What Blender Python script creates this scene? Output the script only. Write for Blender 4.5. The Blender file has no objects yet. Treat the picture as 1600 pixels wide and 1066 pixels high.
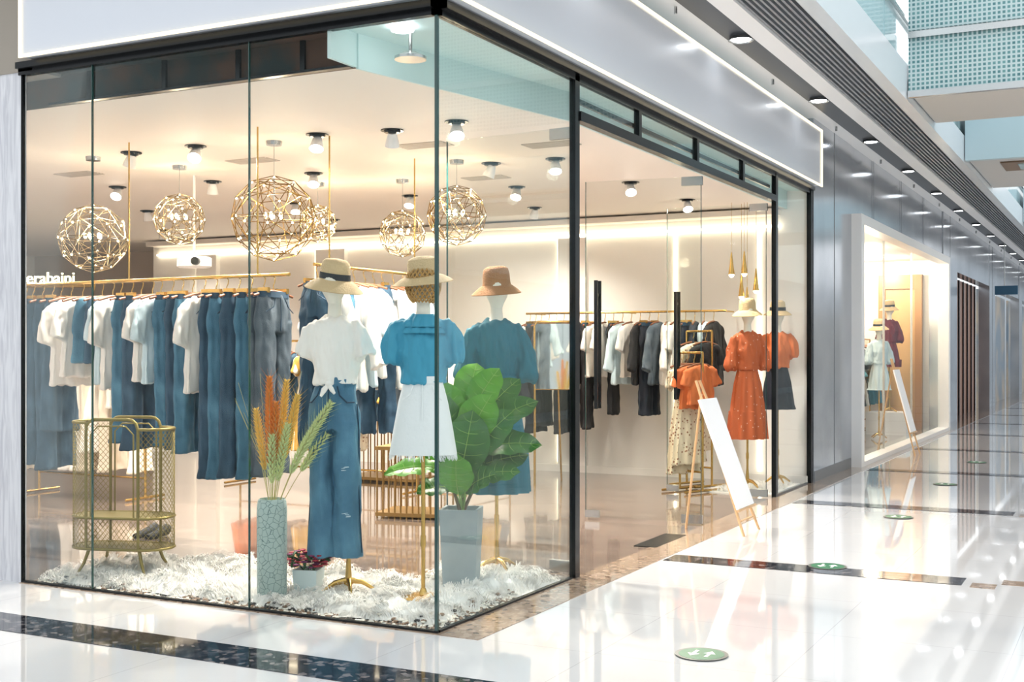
import bpy, bmesh, math, random
from mathutils import Vector, Matrix, noise
random.seed(7)
C=bpy.context; D=bpy.data; S=C.scene
pi=math.pi; V=Vector
sin,cos=math.sin,math.cos
S.view_settings.view_transform='Standard'

# ---------------------------------------------------------------- materials
def mat(name,col,rough=.5,metal=0,emis=None,es=0,coat=0,spec=.5,nscale=0,namt=0,col2=None,bump=0,bscale=40,sheen=0):
    m=D.materials.new(name); m.use_nodes=True; nt=m.node_tree; b=nt.nodes['Principled BSDF']
    b.inputs['Base Color'].default_value=(*col,1); b.inputs['Roughness'].default_value=rough
    b.inputs['Metallic'].default_value=metal; b.inputs['Coat Weight'].default_value=coat
    b.inputs['Specular IOR Level'].default_value=spec
    b.inputs['Sheen Weight'].default_value=sheen
    if emis: b.inputs['Emission Color'].default_value=(*emis,1); b.inputs['Emission Strength'].default_value=es
    tc=nt.nodes.new('ShaderNodeTexCoord')
    if nscale:
        n=nt.nodes.new('ShaderNodeTexNoise'); n.inputs['Scale'].default_value=nscale; n.inputs['Detail'].default_value=6
        nt.links.new(tc.outputs['Object'],n.inputs['Vector'])
        r=nt.nodes.new('ShaderNodeValToRGB'); r.color_ramp.elements[0].position=.5-namt; r.color_ramp.elements[1].position=.5+namt
        r.color_ramp.elements[0].color=(*col,1); r.color_ramp.elements[1].color=(*(col2 or [c*.7 for c in col]),1)
        nt.links.new(n.outputs['Fac'],r.inputs['Fac']); nt.links.new(r.outputs['Color'],b.inputs['Base Color'])
    if bump:
        n2=nt.nodes.new('ShaderNodeTexNoise'); n2.inputs['Scale'].default_value=bscale; n2.inputs['Detail'].default_value=4
        nt.links.new(tc.outputs['Object'],n2.inputs['Vector'])
        bp=nt.nodes.new('ShaderNodeBump'); bp.inputs['Strength'].default_value=bump; bp.inputs['Distance'].default_value=.01
        nt.links.new(n2.outputs['Fac'],bp.inputs['Height']); nt.links.new(bp.outputs['Normal'],b.inputs['Normal'])
    return m
def emat(name,col,s):
    m=D.materials.new(name); m.use_nodes=True; nt=m.node_tree; nt.nodes.remove(nt.nodes['Principled BSDF'])
    e=nt.nodes.new('ShaderNodeEmission'); e.inputs[0].default_value=(*col,1); e.inputs[1].default_value=s
    nt.links.new(e.outputs[0],nt.nodes['Material Output'].inputs[0]); return m
def glassmat(name,tint,refl=.6,ior=1.35):
    m=D.materials.new(name); m.use_nodes=True; nt=m.node_tree; nt.nodes.remove(nt.nodes['Principled BSDF'])
    t=nt.nodes.new('ShaderNodeBsdfTransparent'); t.inputs[0].default_value=(*tint,1)
    g=nt.nodes.new('ShaderNodeBsdfGlossy'); g.inputs['Roughness'].default_value=.01; g.inputs[0].default_value=(.9,1,1,1)
    f=nt.nodes.new('ShaderNodeFresnel'); f.inputs[0].default_value=ior
    mm=nt.nodes.new('ShaderNodeMath'); mm.operation='MULTIPLY'; mm.inputs[1].default_value=refl
    mx=nt.nodes.new('ShaderNodeMixShader'); nt.links.new(f.outputs[0],mm.inputs[0]); nt.links.new(mm.outputs[0],mx.inputs[0])
    nt.links.new(t.outputs[0],mx.inputs[1]); nt.links.new(g.outputs[0],mx.inputs[2]); nt.links.new(mx.outputs[0],nt.nodes['Material Output'].inputs[0])
    return m
def voro(name,col,col2,scale,thr,rough=.5,feature='F1',coat=0,bump=0):
    m=mat(name,col,rough,coat=coat); nt=m.node_tree; b=nt.nodes['Principled BSDF']
    tc=nt.nodes.new('ShaderNodeTexCoord'); v=nt.nodes.new('ShaderNodeTexVoronoi'); v.feature=feature; v.inputs['Scale'].default_value=scale
    nt.links.new(tc.outputs['Object'],v.inputs['Vector'])
    r=nt.nodes.new('ShaderNodeValToRGB'); r.color_ramp.elements[0].position=thr*.8; r.color_ramp.elements[1].position=thr
    r.color_ramp.elements[0].color=(*col2,1); r.color_ramp.elements[1].color=(*col,1)
    nt.links.new(v.outputs['Distance'],r.inputs['Fac']); nt.links.new(r.outputs['Color'],b.inputs['Base Color'])
    if bump:
        bp=nt.nodes.new('ShaderNodeBump'); bp.inputs['Strength'].default_value=bump; bp.inputs['Distance'].default_value=.01
        nt.links.new(r.outputs['Color'],bp.inputs['Height']); nt.links.new(bp.outputs['Normal'],b.inputs['Normal'])
    return m
def brick(name,c1,c2,cm,w,h,mort,rough,coat=0,offset=0,nv=0,rot=0):
    m=mat(name,c1,rough,coat=coat); nt=m.node_tree; b=nt.nodes['Principled BSDF']
    tc=nt.nodes.new('ShaderNodeTexCoord'); mp=nt.nodes.new('ShaderNodeMapping'); mp.inputs['Rotation'].default_value=(0,0,rot)
    br=nt.nodes.new('ShaderNodeTexBrick'); br.offset=offset
    br.inputs['Color1'].default_value=(*c1,1); br.inputs['Color2'].default_value=(*c2,1); br.inputs['Mortar'].default_value=(*cm,1)
    br.inputs['Scale'].default_value=1; br.inputs['Brick Width'].default_value=w; br.inputs['Row Height'].default_value=h; br.inputs['Mortar Size'].default_value=mort
    nt.links.new(tc.outputs['Object'],mp.inputs[0]); nt.links.new(mp.outputs[0],br.inputs['Vector'])
    out=br.outputs['Color']
    if nv:
        n=nt.nodes.new('ShaderNodeTexNoise'); n.inputs['Scale'].default_value=3; n.inputs['Detail'].default_value=8
        mp2=nt.nodes.new('ShaderNodeMapping'); mp2.inputs['Rotation'].default_value=(0,0,rot); mp2.inputs['Scale'].default_value=(1,9,1)
        nt.links.new(tc.outputs['Object'],mp2.inputs[0]); nt.links.new(mp2.outputs[0],n.inputs['Vector'])
        mx=nt.nodes.new('ShaderNodeMix'); mx.data_type='RGBA'; mx.blend_type='MULTIPLY'; mx.inputs['Factor'].default_value=nv
        nt.links.new(out,mx.inputs['A']); 
        r=nt.nodes.new('ShaderNodeValToRGB'); r.color_ramp.elements[0].position=.35; r.color_ramp.elements[1].position=.65
        r.color_ramp.elements[0].color=(.5,.46,.44,1); nt.links.new(n.outputs['Fac'],r.inputs['Fac'])
        nt.links.new(r.outputs['Color'],mx.inputs['B']); out=mx.outputs['Result']
    nt.links.new(out,b.inputs['Base Color'])
    return m

GOLD=mat('brass',(.62,.40,.13),.27,1)
GOLDD=mat('antique_brass',(.24,.19,.06),.4,.7)
BLACK=mat('black_metal',(.012,.014,.016),.25,.6)
STEEL=mat('brushed_steel',(.55,.56,.56),.25,1)
WHITEP=mat('white_paint',(.88,.88,.89),.4)
WALLW=mat('warm_wall_paint',(.92,.89,.85),.6)
CEILW=mat('ceiling_paint',(.84,.77,.71),.6)
TEALREFL=mat('teal_reflection_tint',(.58,.73,.72),.5)  # teal of the glass reflection put into the base colour
VOID=mat('dark_void_shade',(.02,.035,.035),.7,nscale=3,namt=.1,col2=(.10,.05,.03))  # near-black colour stands in for shade inside the open ceiling void
FASC=mat('fascia_panel',(.72,.76,.83),.28,.12,coat=.3)
SILV=mat('silver_cladding',(.62,.65,.69),.16,.85,nscale=1.3,namt=.2,col2=(.40,.43,.48))
CREAM=mat('cream_frame',(.82,.82,.81),.35)
GLASS=glassmat('clear_glass',(.972,.988,.985),.13)
GLASSD=glassmat('door_glass',(.965,.98,.972),.2,1.3)
GEDGE=mat('glass_edge',(.015,.06,.055),.1,spec=.8)
LEDW=emat('led_warm',(1,.86,.62),7)
LEDF=emat('led_fascia',(1,.84,.56),2.2)
LAMP=emat('lamp_disc',(1,.92,.8),22)
LAMPC=emat('lamp_disc_cool',(.95,.98,1),14)
BULB=emat('bulb_warm',(1,.82,.5),16)
SKIN=mat('mannequin_skin',(.80,.76,.66),.45)
DEN=mat('denim_mid',(.026,.10,.17),.85,nscale=6,namt=.18,col2=(.085,.23,.34),bump=.35,bscale=160,sheen=.05)
DEN2=mat('denim_dark',(.013,.04,.075),.85,nscale=6,namt=.18,col2=(.05,.11,.175),bump=.35,bscale=160)
DEN3=mat('denim_grey',(.035,.055,.075),.85,nscale=6,namt=.18,col2=(.12,.15,.18),bump=.35,bscale=160)
DEN4=mat('denim_light',(.10,.25,.36),.85,nscale=5,namt=.2,col2=(.045,.13,.215),bump=.35,bscale=160)
THREAD=mat('denim_seam',(.016,.045,.08),.8)
TEE=mat('white_cotton',(.83,.80,.75),.85,bump=.25,bscale=14,sheen=.1)
TEEC=mat('white_cotton_cool',(.55,.68,.74),.85,bump=.25,bscale=14)
SKIRTM=mat('white_denim',(.78,.81,.82),.8,bump=.25,bscale=40)
BLUE=mat('blue_cotton',(.045,.29,.44),.7,bump=.3,bscale=14)
TEALC=mat('teal_cotton',(.012,.145,.21),.75,bump=.3,bscale=14,spec=.3)
NAVY=mat('navy_cloth',(.012,.017,.03),.8)
BLKC=mat('black_cloth',(.01,.01,.012),.8)
ORNG=mat('orange_cloth',(.60,.15,.04),.75)
ORNGD=voro('orange_dotted_cloth',(.48,.105,.03),(.85,.6,.45),22,.13,.75)
FLOR=voro('floral_cloth',(.70,.60,.45),(.26,.12,.07),26,.3,.8)
CREAMC=mat('cream_cloth',(.80,.71,.58),.8)
RED=mat('maroon_cloth',(.14,.015,.025),.8)
MUST=mat('mustard_cloth',(.5,.30,.06),.8)
STRAW=mat('straw',(.62,.46,.26),.8,bump=.8,bscale=90)
STRAWT=mat('tan_straw',(.32,.13,.03),.8,bump=.8,bscale=90)
STRAWN=mat('straw_net',(.46,.26,.08),.7)
RIB=mat('hat_ribbon',(.02,.025,.03),.6)
WOOD=mat('light_wood',(.60,.40,.22),.5,nscale=6,namt=.3,col2=(.5,.3,.15))
WOODD=mat('hanger_wood',(.22,.08,.035),.45)
LEAF=mat('fig_leaf',(.006,.065,.006),.33,nscale=4,namt=.25,col2=(.026,.16,.010),spec=.4)
LEAFY=mat('fig_leaf_young',(.10,.34,.010),.36,nscale=4,namt=.25,col2=(.03,.18,.008),spec=.4)
RIBL=mat('leaf_rib',(.25,.42,.08),.5)
STEM=mat('stem_brown',(.16,.10,.05),.8)
POTG=mat('grey_stone_pot',(.23,.29,.31),.6,nscale=8,namt=.3,col2=(.31,.37,.39))
CRACK=voro('crackle_glaze',(.38,.48,.45),(.12,.19,.18),30,.03,.45,'DISTANCE_TO_EDGE',bump=.8)
PAMO=mat('wheat_orange',(.60,.19,.025),.8); PAMY=mat('wheat_yellow',(.70,.44,.09),.8); PAMG=mat('wheat_green',(.52,.60,.28),.8)
FLW1=mat('flower_red',(.30,.012,.03),.7); FLW2=mat('flower_leaf_dark',(.015,.06,.015),.6); FLW3=mat('flower_violet',(.16,.02,.09),.7)
FUR=mat('white_fur',(.82,.80,.76),.9,sheen=.2)
PEB1=mat('pebble_brown',(.20,.12,.07),.4); PEB2=mat('pebble_white',(.70,.66,.58),.4); PEB3=mat('pebble_dark',(.03,.03,.03),.3)
def granite(name,a,b,c):
    m=mat(name,a,.08,coat=.4); nt=m.node_tree; bs=nt.nodes['Principled BSDF']
    tc=nt.nodes.new('ShaderNodeTexCoord'); v=nt.nodes.new('ShaderNodeTexVoronoi'); v.inputs['Scale'].default_value=34
    nt.links.new(tc.outputs['Object'],v.inputs['Vector']); r=nt.nodes.new('ShaderNodeValToRGB')
    sx=nt.nodes.new('ShaderNodeSeparateColor'); nt.links.new(v.outputs['Color'],sx.inputs[0]); nt.links.new(sx.outputs[0],r.inputs['Fac'])
    e=r.color_ramp.elements; e[0].color=(*a,1); e[0].position=.45; e[1].color=(*c,1); e[1].position=.97
    k=e.new(.8); k.color=(*b,1)
    nt.links.new(r.outputs['Color'],bs.inputs['Base Color']); return m
GRD=granite('dark_granite',(.012,.014,.02),(.05,.055,.07),(.22,.2,.2))
GRB=granite('brown_granite',(.34,.25,.18),(.46,.36,.28),(.15,.10,.07))
TILE=brick('polished_white_tile',(.76,.765,.775),(.78,.78,.785),(.55,.55,.56),.857,.857,.0018,.05,coat=.8)
PLANK=brick('wood_plank_floor',(.29,.225,.185),(.20,.158,.135),(.09,.07,.06),1.2,.16,.0022,.10,coat=.6,offset=.4,nv=.8)
def woodgrain():
    m=mat('white_woodgrain',(.6,.62,.66),.55); nt=m.node_tree; b=nt.nodes['Principled BSDF']
    tc=nt.nodes.new('ShaderNodeTexCoord'); mp=nt.nodes.new('ShaderNodeMapping'); mp.inputs['Scale'].default_value=(14,14,1.2)
    n=nt.nodes.new('ShaderNodeTexNoise'); n.inputs['Scale'].default_value=2; n.inputs['Detail'].default_value=5; n.inputs['Distortion'].default_value=1.5
    r=nt.nodes.new('ShaderNodeValToRGB'); e=r.color_ramp.elements; e[0].position=.35; e[0].color=(.62,.63,.68,1); e[1].position=.6; e[1].color=(.80,.81,.85,1)
    nt.links.new(tc.outputs['Object'],mp.inputs[0]); nt.links.new(mp.outputs[0],n.inputs[0]); nt.links.new(n.outputs['Fac'],r.inputs['Fac']); nt.links.new(r.outputs[0],b.inputs['Base Color'])
    return m
WGR=woodgrain()
def lattice_mat():
    m=mat('perforated_teal_screen',(.3,.5,.5),.3); nt=m.node_tree; b=nt.nodes['Principled BSDF']
    tc=nt.nodes.new('ShaderNodeTexCoord'); c=nt.nodes.new('ShaderNodeTexBrick'); c.offset=0
    c.inputs['Scale'].default_value=1; c.inputs['Brick Width'].default_value=.042; c.inputs['Row Height'].default_value=.042; c.inputs['Mortar Size'].default_value=.009
    c.inputs['Color1'].default_value=(.06,.18,.20,1); c.inputs['Color2'].default_value=(.13,.29,.30,1); c.inputs['Mortar'].default_value=(.46,.57,.58,1)
    mp=nt.nodes.new('ShaderNodeMapping'); mp.inputs['Rotation'].default_value=(pi/2,0,0)
    nt.links.new(tc.outputs['Object'],mp.inputs[0]); nt.links.new(mp.outputs[0],c.inputs['Vector']); nt.links.new(c.outputs['Color'],b.inputs['Base Color']); return m
LATT=lattice_mat()
PANELG=mat('frosted_glass_panel',(.36,.53,.57),.12,coat=.4)
GREEN=mat('sign_green',(.01,.14,.06),.4); SIGNW=mat('sign_white',(.85,.85,.85),.4); RINGD=mat('sign_ring',(.10,.11,.10),.4)

# ---------------------------------------------------------------- mesh builder
X=V((1,0,0));Y=V((0,1,0));Z=V((0,0,1))
class MB:
    def __init__(s): s.v=[];s.f=[];s.m=[]
    def box(s,lo,hi,m=0,M=None):
        b=len(s.v); (x0,y0,z0),(x1,y1,z1)=lo,hi
        p=[(x0,y0,z0),(x1,y0,z0),(x1,y1,z0),(x0,y1,z0),(x0,y0,z1),(x1,y0,z1),(x1,y1,z1),(x0,y1,z1)]
        s.v+=[tuple(M@V(q)) if M else q for q in p]
        for f in [(0,3,2,1),(4,5,6,7),(0,1,5,4),(1,2,6,5),(2,3,7,6),(3,0,4,7)]: s.f.append([b+i for i in f]); s.m.append(m)
        return s
    def loft(s,rings,n=24,m=0,cap=(True,True)):
        b=len(s.v)
        for r in rings:
            r=list(r)+[0,0,0][len(r)-3:] if len(r)<6 else list(r)
            c=V(r[0]); u,w=(r[6],r[7]) if len(r)>7 else (X,Y)
            for i in range(n):
                t=2*pi*i/n; k=1+r[3]*sin(r[4]*t+r[5])
                s.v.append(tuple(c+u*(r[1]*k*cos(t))+w*(r[2]*k*sin(t))))
        for j in range(len(rings)-1):
            for i in range(n):
                i2=(i+1)%n; s.f.append([b+j*n+i,b+j*n+i2,b+(j+1)*n+i2,b+(j+1)*n+i]); s.m.append(m)
        if cap[0]: s.f.append([b+i for i in range(n)][::-1]); s.m.append(m)
        if cap[1]: s.f.append([b+(len(rings)-1)*n+i for i in range(n)]); s.m.append(m)
        return s
    def tube(s,pts,rad,n=8,m=0,flat=1,amp=0,nf=0,cap=(True,True)):
        pts=[V(p) for p in pts]
        if not isinstance(rad,(list,tuple)): rad=[rad]*len(pts)
        rings=[]; pu=None
        for i,p in enumerate(pts):
            t=(pts[min(i+1,len(pts)-1)]-pts[max(i-1,0)]).normalized()
            if pu is None:
                a=Y if abs(t.dot(Y))<.9 else X
                w=(a-t*a.dot(t)).normalized()
            else: w=(pu-t*pu.dot(t)).normalized()
            pu=w; u=w.cross(t)
            rings.append((p,rad[i],rad[i]*flat,amp,nf,i*.7,u,w))
        return s.loft(rings,n,m,cap)
    def ell(s,c,r,m=0,n=10,k=6,M=None):
        c=V(c); b=len(s.v)
        for j in range(k+1):
            ph=pi*j/k-pi/2
            for i in range(n):
                t=2*pi*i/n; q=V((r[0]*cos(ph)*cos(t),r[1]*cos(ph)*sin(t),r[2]*sin(ph)))
                if M: q=M@q
                s.v.append(tuple(c+q))
        for j in range(k):
            for i in range(n):
                i2=(i+1)%n; s.f.append([b+j*n+i,b+j*n+i2,b+(j+1)*n+i2,b+(j+1)*n+i]); s.m.append(m)
        return s
    def prism(s,pts,z0,z1,m=0):
        n=len(pts); b=len(s.v)
        s.v+=[(p[0],p[1],z0) for p in pts]+[(p[0],p[1],z1) for p in pts]
        s.f.append([b+i for i in range(n)][::-1]); s.m.append(m); s.f.append([b+n+i for i in range(n)]); s.m.append(m)
        for i in range(n): j=(i+1)%n; s.f.append([b+i,b+j,b+n+j,b+n+i]); s.m.append(m)
        return s
    def mesh(s,name,mats,smooth=True):
        me=D.meshes.new(name); me.from_pydata(s.v,[],s.f); me.update()
        for q in mats: me.materials.append(q)
        me.polygons.foreach_set('material_index',s.m)
        me.polygons.foreach_set('use_smooth',[smooth]*len(s.f))
        if smooth:
            try: me.set_sharp_from_angle(angle=.8)
            except Exception: pass
        return me
    def obj(s,name,mats,parent=None,smooth=True,loc=(0,0,0),rot=0):
        o=D.objects.new(name,s.mesh(name,mats,smooth)); S.collection.objects.link(o)
        o.location=loc; o.rotation_euler=(0,0,rot)
        if parent: o.parent=parent
        return o
def empty(name,loc=(0,0,0),rot=0):
    o=D.objects.new(name,None); S.collection.objects.link(o); o.location=loc; o.rotation_euler=(0,0,rot); o.empty_display_size=.1; return o
def bake(mb,name,voxel=.01,sm=4,disp=0,dscale=8):
    o=mb.obj(name,[TEE])
    r=o.modifiers.new('r','REMESH'); r.mode='VOXEL'; r.voxel_size=voxel; r.use_smooth_shade=True
    q=o.modifiers.new('s','SMOOTH'); q.iterations=sm; q.factor=.5
    dg=C.evaluated_depsgraph_get(); me=D.meshes.new_from_object(o.evaluated_get(dg)); me.name=name
    D.objects.remove(o)
    me.materials.clear(); me.materials.append(TEE)
    if disp:
        nn=[v.normal.copy() for v in me.vertices]
        for v,n in zip(me.vertices,nn):
            k=noise.noise(V((v.co.x*dscale*1.6,v.co.y*dscale*1.6,v.co.z*dscale*.45)))
            k+=.45*noise.noise(V((v.co.x*dscale*3.2+5,v.co.y*dscale*3.2,v.co.z*dscale*1.3+v.co.x*dscale)))
            v.co+=n*(k*disp)
    me.polygons.foreach_set('use_smooth',[True]*len(me.polygons)); me.update()
    return me
def inst(me,name,m,parent,loc=(0,0,0),rot=(0,0,0),sc=(1,1,1)):
    o=D.objects.new(name,me); S.collection.objects.link(o); o.parent=parent
    o.location=loc; o.rotation_euler=rot; o.scale=sc
    o.material_slots[0].link='OBJECT'; o.material_slots[0].material=m; return o
def B(name,lo,hi,m,parent=None): return MB().box(lo,hi).obj(name,[m],parent,False)

# ---------------------------------------------------------------- room shell
B('floor',(-.0,-16,-.1),(9,60,0),TILE)
B('floor_front',(-14,-16,-.1),(0,0,0),TILE)
B('floor_shop',(-13,0,-.1),(0,7.8,0),PLANK)
B('floor_far',(-8,7.8,-.1),(0,60,0),PLANK)
mb=MB()
for k in range(0,14):
    y=-.94+3.43*k
    if k==0: mb.box((-14,y,0),(3.2,y+.29,.003))
    else: mb.box((.27,y,0),(2.15,y+.25,.003))
mb.obj('floor_granite_bands',[GRD],None,False)
mb=MB(); mb.box((.0,.0,0),(.25,60,.004)); mb.box((-2.9,-.03,0),(0.25,0,.004))
mb.obj('floor_threshold_border',[GRB],None,False)
mb=MB()
for k in range(1,13):
    y0=-.98+3.43*k
    for i in range(5):
        for j in range(2):
            if (i+j)%2==0: mb.box((2.2+i*.16,y0+j*.17,0),(2.34+i*.16,y0+.15+j*.17,.003))
mb.obj('floor_mosaic_inlay',[GRB],None,False)

B('wall_front',(-13,-.01,0),(-2.905,.03,3.08),WGR)
B('wall_front_upper',(-13,-.02,3.08),(-2.80,.2,3.86),mat('column_cap',(.36,.32,.27),.5))
B('wall_left',(-13,.25,0),(-12.8,9,3.1),WALLW)
B('wall_back',(-9.2,7.7,0),(-.0,7.85,3.1),WALLW)
B('wall_back_recess',(-12.8,8.8,0),(-9.2,9,3.1),mat('recess_paint',(.55,.46,.38),.6))
B('wall_recess_side',(-9.3,7.85,0),(-9.2,8.8,3.1),WALLW)
B('floor_recess',(-12.8,7.8,-.1),(-8,9,0),PLANK)
mb=MB(); mb.prism([(-12.8,.25),(-.64,.25),(-.25,2.1),(-.25,7.7),(-9.2,7.7),(-9.2,8.8),(-12.8,8.8)],2.92,2.96)
mb.obj('ceiling',[CEILW],None,False)
mb=MB(); mb.prism([(-12.8,.235),(-.65,.235),(-.65,.245),(-12.8,.245)],2.915,3.1,0)
mb.obj('void_shade_sheet',[VOID],None,False)  # dark sheet closing off the open void, its shade painted on
mb=MB(); mb.prism([(-.645,.24),(-.63,.24),(-.235,2.1),(-.235,7.69),(-.25,7.69),(-.25,2.1)],2.91,3.1,0)
mb.box((-.66,.0,2.92),(-.64,.24,3.1))
mb.obj('trim_bulkhead',[TEALREFL],None,False)
B('ceiling_perimeter',(-.64,.0,3.1),(.0,7.7,3.12),TEALREFL)
B('ceiling_void',(-12.8,.0,3.1),(-.64,9,3.12),VOID)
mb=MB()
for x in (-2.6,-2.0,-1.45,-1.0): mb.box((x,.215,2.92),(x+.03,.232,3.1))
mb.box((-2.9,.19,2.915),(-.66,.233,2.93))
mb.obj('trim_void_studs',[BLACK],None,False)
mb=MB(); mb.box((-9.1,7.66,2.72),(-.3,7.69,2.745))
mb.obj('cove_led_strip',[LEDW],None,False)
mb=MB(); mb.box((-9.1,7.45,2.84),(-.3,7.69,2.9)); mb.obj('trim_cove',[CEILW],None,False)
mb=MB()
for x in (-2.93,-1.5,-.55,-8.4,-6.4): mb.box((x,7.68,.1),(x+.02,7.699,2.7))
mb.obj('wall_led_strips',[LEDW],None,False)
mb=MB()
for x0,x1 in ((-2.9,-2.55),(-8.35,-8.0),(-6.35,-5.9)): mb.box((x0,7.62,0),(x1,7.7,2.70))
mb.obj('wall_pilasters',[WALLW],None,False)
B('baseboard_back',(-9.2,7.6,0),(0,7.62,.08),WALLW)

mb=MB()
mb.box((-2.79,-.12,3.14),(.12,-.0,3.72)); mb.box((.0,-.0,3.14),(.12,7.72,3.72))
mb.obj('fascia_sign_panel',[FASC],None,False)
mb=MB()
mb.box((-2.79,-.132,3.128),(.132,-.121,3.146)); mb.box((.121,-.132,3.128),(.132,7.735,3.146))
mb.box((.121,-.12,3.71),(.132,7.735,3.728)); mb.box((-2.79,-.132,3.71),(.132,-.121,3.728))
mb.box((.121,7.717,3.146),(.132,7.735,3.71)); mb.box((-2.79,-.132,3.146),(-2.773,-.121,3.71))
mb.obj('fascia_led_outline',[LEDF],None,False)
mb=MB()
mb.box((-2.9,-.06,3.09),(.06,.0,3.128)); mb.box((.0,-.06,3.09),(.06,7.7,3.128))
mb.box((-2.92,-.02,3.06),(.02,.02,3.1)); mb.box((-.02,-.02,3.06),(.02,7.7,3.1))
mb.box((-2.905,-.012,0),(-2.895,.012,3.1))
mb.box((-.02,1.625,0),(.02,1.69,3.1))
mb.box((-.02,6.27,0),(.025,6.34,3.1)); mb.box((-.02,7.66,0),(.03,7.7,3.1))
mb.box((-.03,1.69,2.82),(.03,6.27,2.88))
for y in (2.7,3.95,5.2): mb.box((-.02,y,2.88),(.02,y+.05,3.06))
mb.box((-.05,1.70,2.95),(-.03,6.25,2.98))
mb.box((-2.9,-.012,0),(.012,.012,.015)); mb.box((-.012,0,0),(.012,1.6,.015)); mb.box((-.012,6.34,0),(.012,7.66,.015))
mb.obj('storefront_frame',[BLACK],None,False)

def pane(name,lo,hi,m=GLASS): return B(name,lo,hi,m)
pane('window_1',(-2.89,-.006,.015),(-2.330,.006,3.06))
pane('window_2',(-2.324,-.006,.015),(-1.175,.006,3.06))
pane('window_3',(-1.169,-.006,.015),(-.010,.006,3.06))
pane('window_4',(-.006,.010,.015),(.006,1.62,3.06))
pane('window_5',(-.006,6.34,.015),(.006,7.66,3.06))
pane('window_6',(-.006,1.69,2.88),(.006,6.27,3.06))
mb=MB()
for x in (-2.327,-1.172): mb.box((x-.0022,-.007,.015),(x+.0022,.007,3.06))
mb.box((-.008,-.008,.015),(.008,.008,3.06))
mb.obj('window_seams',[GEDGE],None,False)
def door(name,loc,rot,L=.98,handle=True):
    e=empty(name,loc,rot)
    MB().box((.01,-.006,.02),(L,.006,2.8)).obj('pane',[GLASSD],e,False)
    m=MB(); m.box((.0,-.018,.01),(.17,.018,.08)); m.box((.0,-.018,2.73),(.17,.018,2.8))
    m.box((L-.12,-.018,.02),(L,.018,.08)); m.obj('patch_fittings',[STEEL],e,False)
    m=MB(); m.box((.01,-.007,.02),(.014,.007,2.8)); m.box((L-.004,-.007,.02),(L,.007,2.8)); m.obj('glass_edges',[GEDGE],e,False)
    if handle:
        m=MB(); m.box((L-.12,-.06,.92),(L-.09,-.045,1.98)); m.box((L-.12,.045,.92),(L-.09,.06,1.98))
        for z in (1.1,1.85): m.box((L-.11,-.05,z),(L-.09,.05,z+.02))
        m.obj('pull_handle',[BLACK],e,False)
door('door_1',(-.02,4.2,0),pi+.12)
door('door_2',(-.04,6.2,0),pi+.02,1.0)
door('door_3',(-.05,1.76,0),pi-.1,.98,False)
B('floor_drain_grate',(-.12,2.95,0),(.05,3.6,.006),BLACK)

# ---------------------------------------------------------------- exterior soffits & upper level
B('ceiling_soffit',(-.3,-.6,3.86),(.22,60,3.95),WHITEP)
B('ceiling_soffit_left',(-13,-.6,3.86),(-.3,.4,3.95),WHITEP)
B('trim_soffit_channel',(.22,-6,3.84),(.46,60,3.92),mat('dark_channel',(.03,.035,.045),.35))
B('trim_soffit_mid',(.46,-6,3.8),(.62,60,3.92),WHITEP)
mb=MB()
for i in range(9): mb.box((.63+i*.044,-6,3.82),(.648+i*.044,60,3.88))
mb.obj('trim_louvre',[mat('louvre_grey',(.30,.32,.35),.4,.3)],None,False)
B('trim_louvre_back',(.62,-6,3.89),(1.02,60,3.92),BLACK)
B('trim_slab_edge',(1.02,-6,3.78),(1.14,60,4.12),mat('slab_edge_white',(.66,.71,.75),.25,.1))
B('wall_parapet_fill',(-.3,-.3,3.95),(1.0,60,4.05),WHITEP)
mb=MB()
y=-6
while y<56: mb.box((1.06,y+.02,4.14),(1.09,y+1.68,5.6)); y+=1.7
mb.box((1.03,-6,5.6),(1.13,57,5.66),1); mb.box((1.10,-6,4.55),(1.13,57,4.58),1); mb.obj('balustrade',[PANELG,STEEL],None,False)
mb=MB(); mb2=MB()
for k in range(-2,20):
    y=1.45+2.6*k
    mb.loft([((.34,y,3.815),.07,.07),((.34,y,3.835),.075,.075)],20)
    mb2.loft([((.34,y,3.812),.10,.10),((.34,y,3.845),.085,.085)],20,cap=(False,False))
    mb2.tube([(.16,y-1,3.85),(.16,y-1,3.80)],.012)
mb.obj('soffit_downlights',[LAMPC]); mb2.obj('soffit_downlight_rims',[STEEL])
mb=MB()
mb.box((1.15,6.9,3.86),(7.9,8.6,4.0),1); mb.box((1.15,6.82,3.84),(7.9,6.9,4.36),0); mb.box((1.15,6.78,4.36),(7.9,6.9,4.42),2)
mb.box((1.15,6.78,3.80),(7.9,6.84,3.86),2)
mb.box((1.15,6.82,4.44),(7.9,6.86,5.6),0)
mb.box((1.15,11.2,3.86),(7.9,14.5,4.5),3); mb.box((1.15,11.1,3.8),(7.9,11.2,4.9),4)
mb.box((1.5,11.8,3.84),(7.9,12.6,3.859),5); mb.box((1.7,11.95,3.83),(7.9,12.45,3.845),6)
mb.box((1.15,20,3.86),(7.9,23,4.5),4)
mb.obj('ceiling_footbridges',[LATT,mat('bridge_underside',(.52,.49,.45),.5),STEEL,mat('bridge_b_underside',(.5,.5,.5),.5),mat('bridge_face',(.42,.55,.60),.3),mat('recess_brown',(.16,.10,.06),.5),PANELG],None,False)

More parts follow.
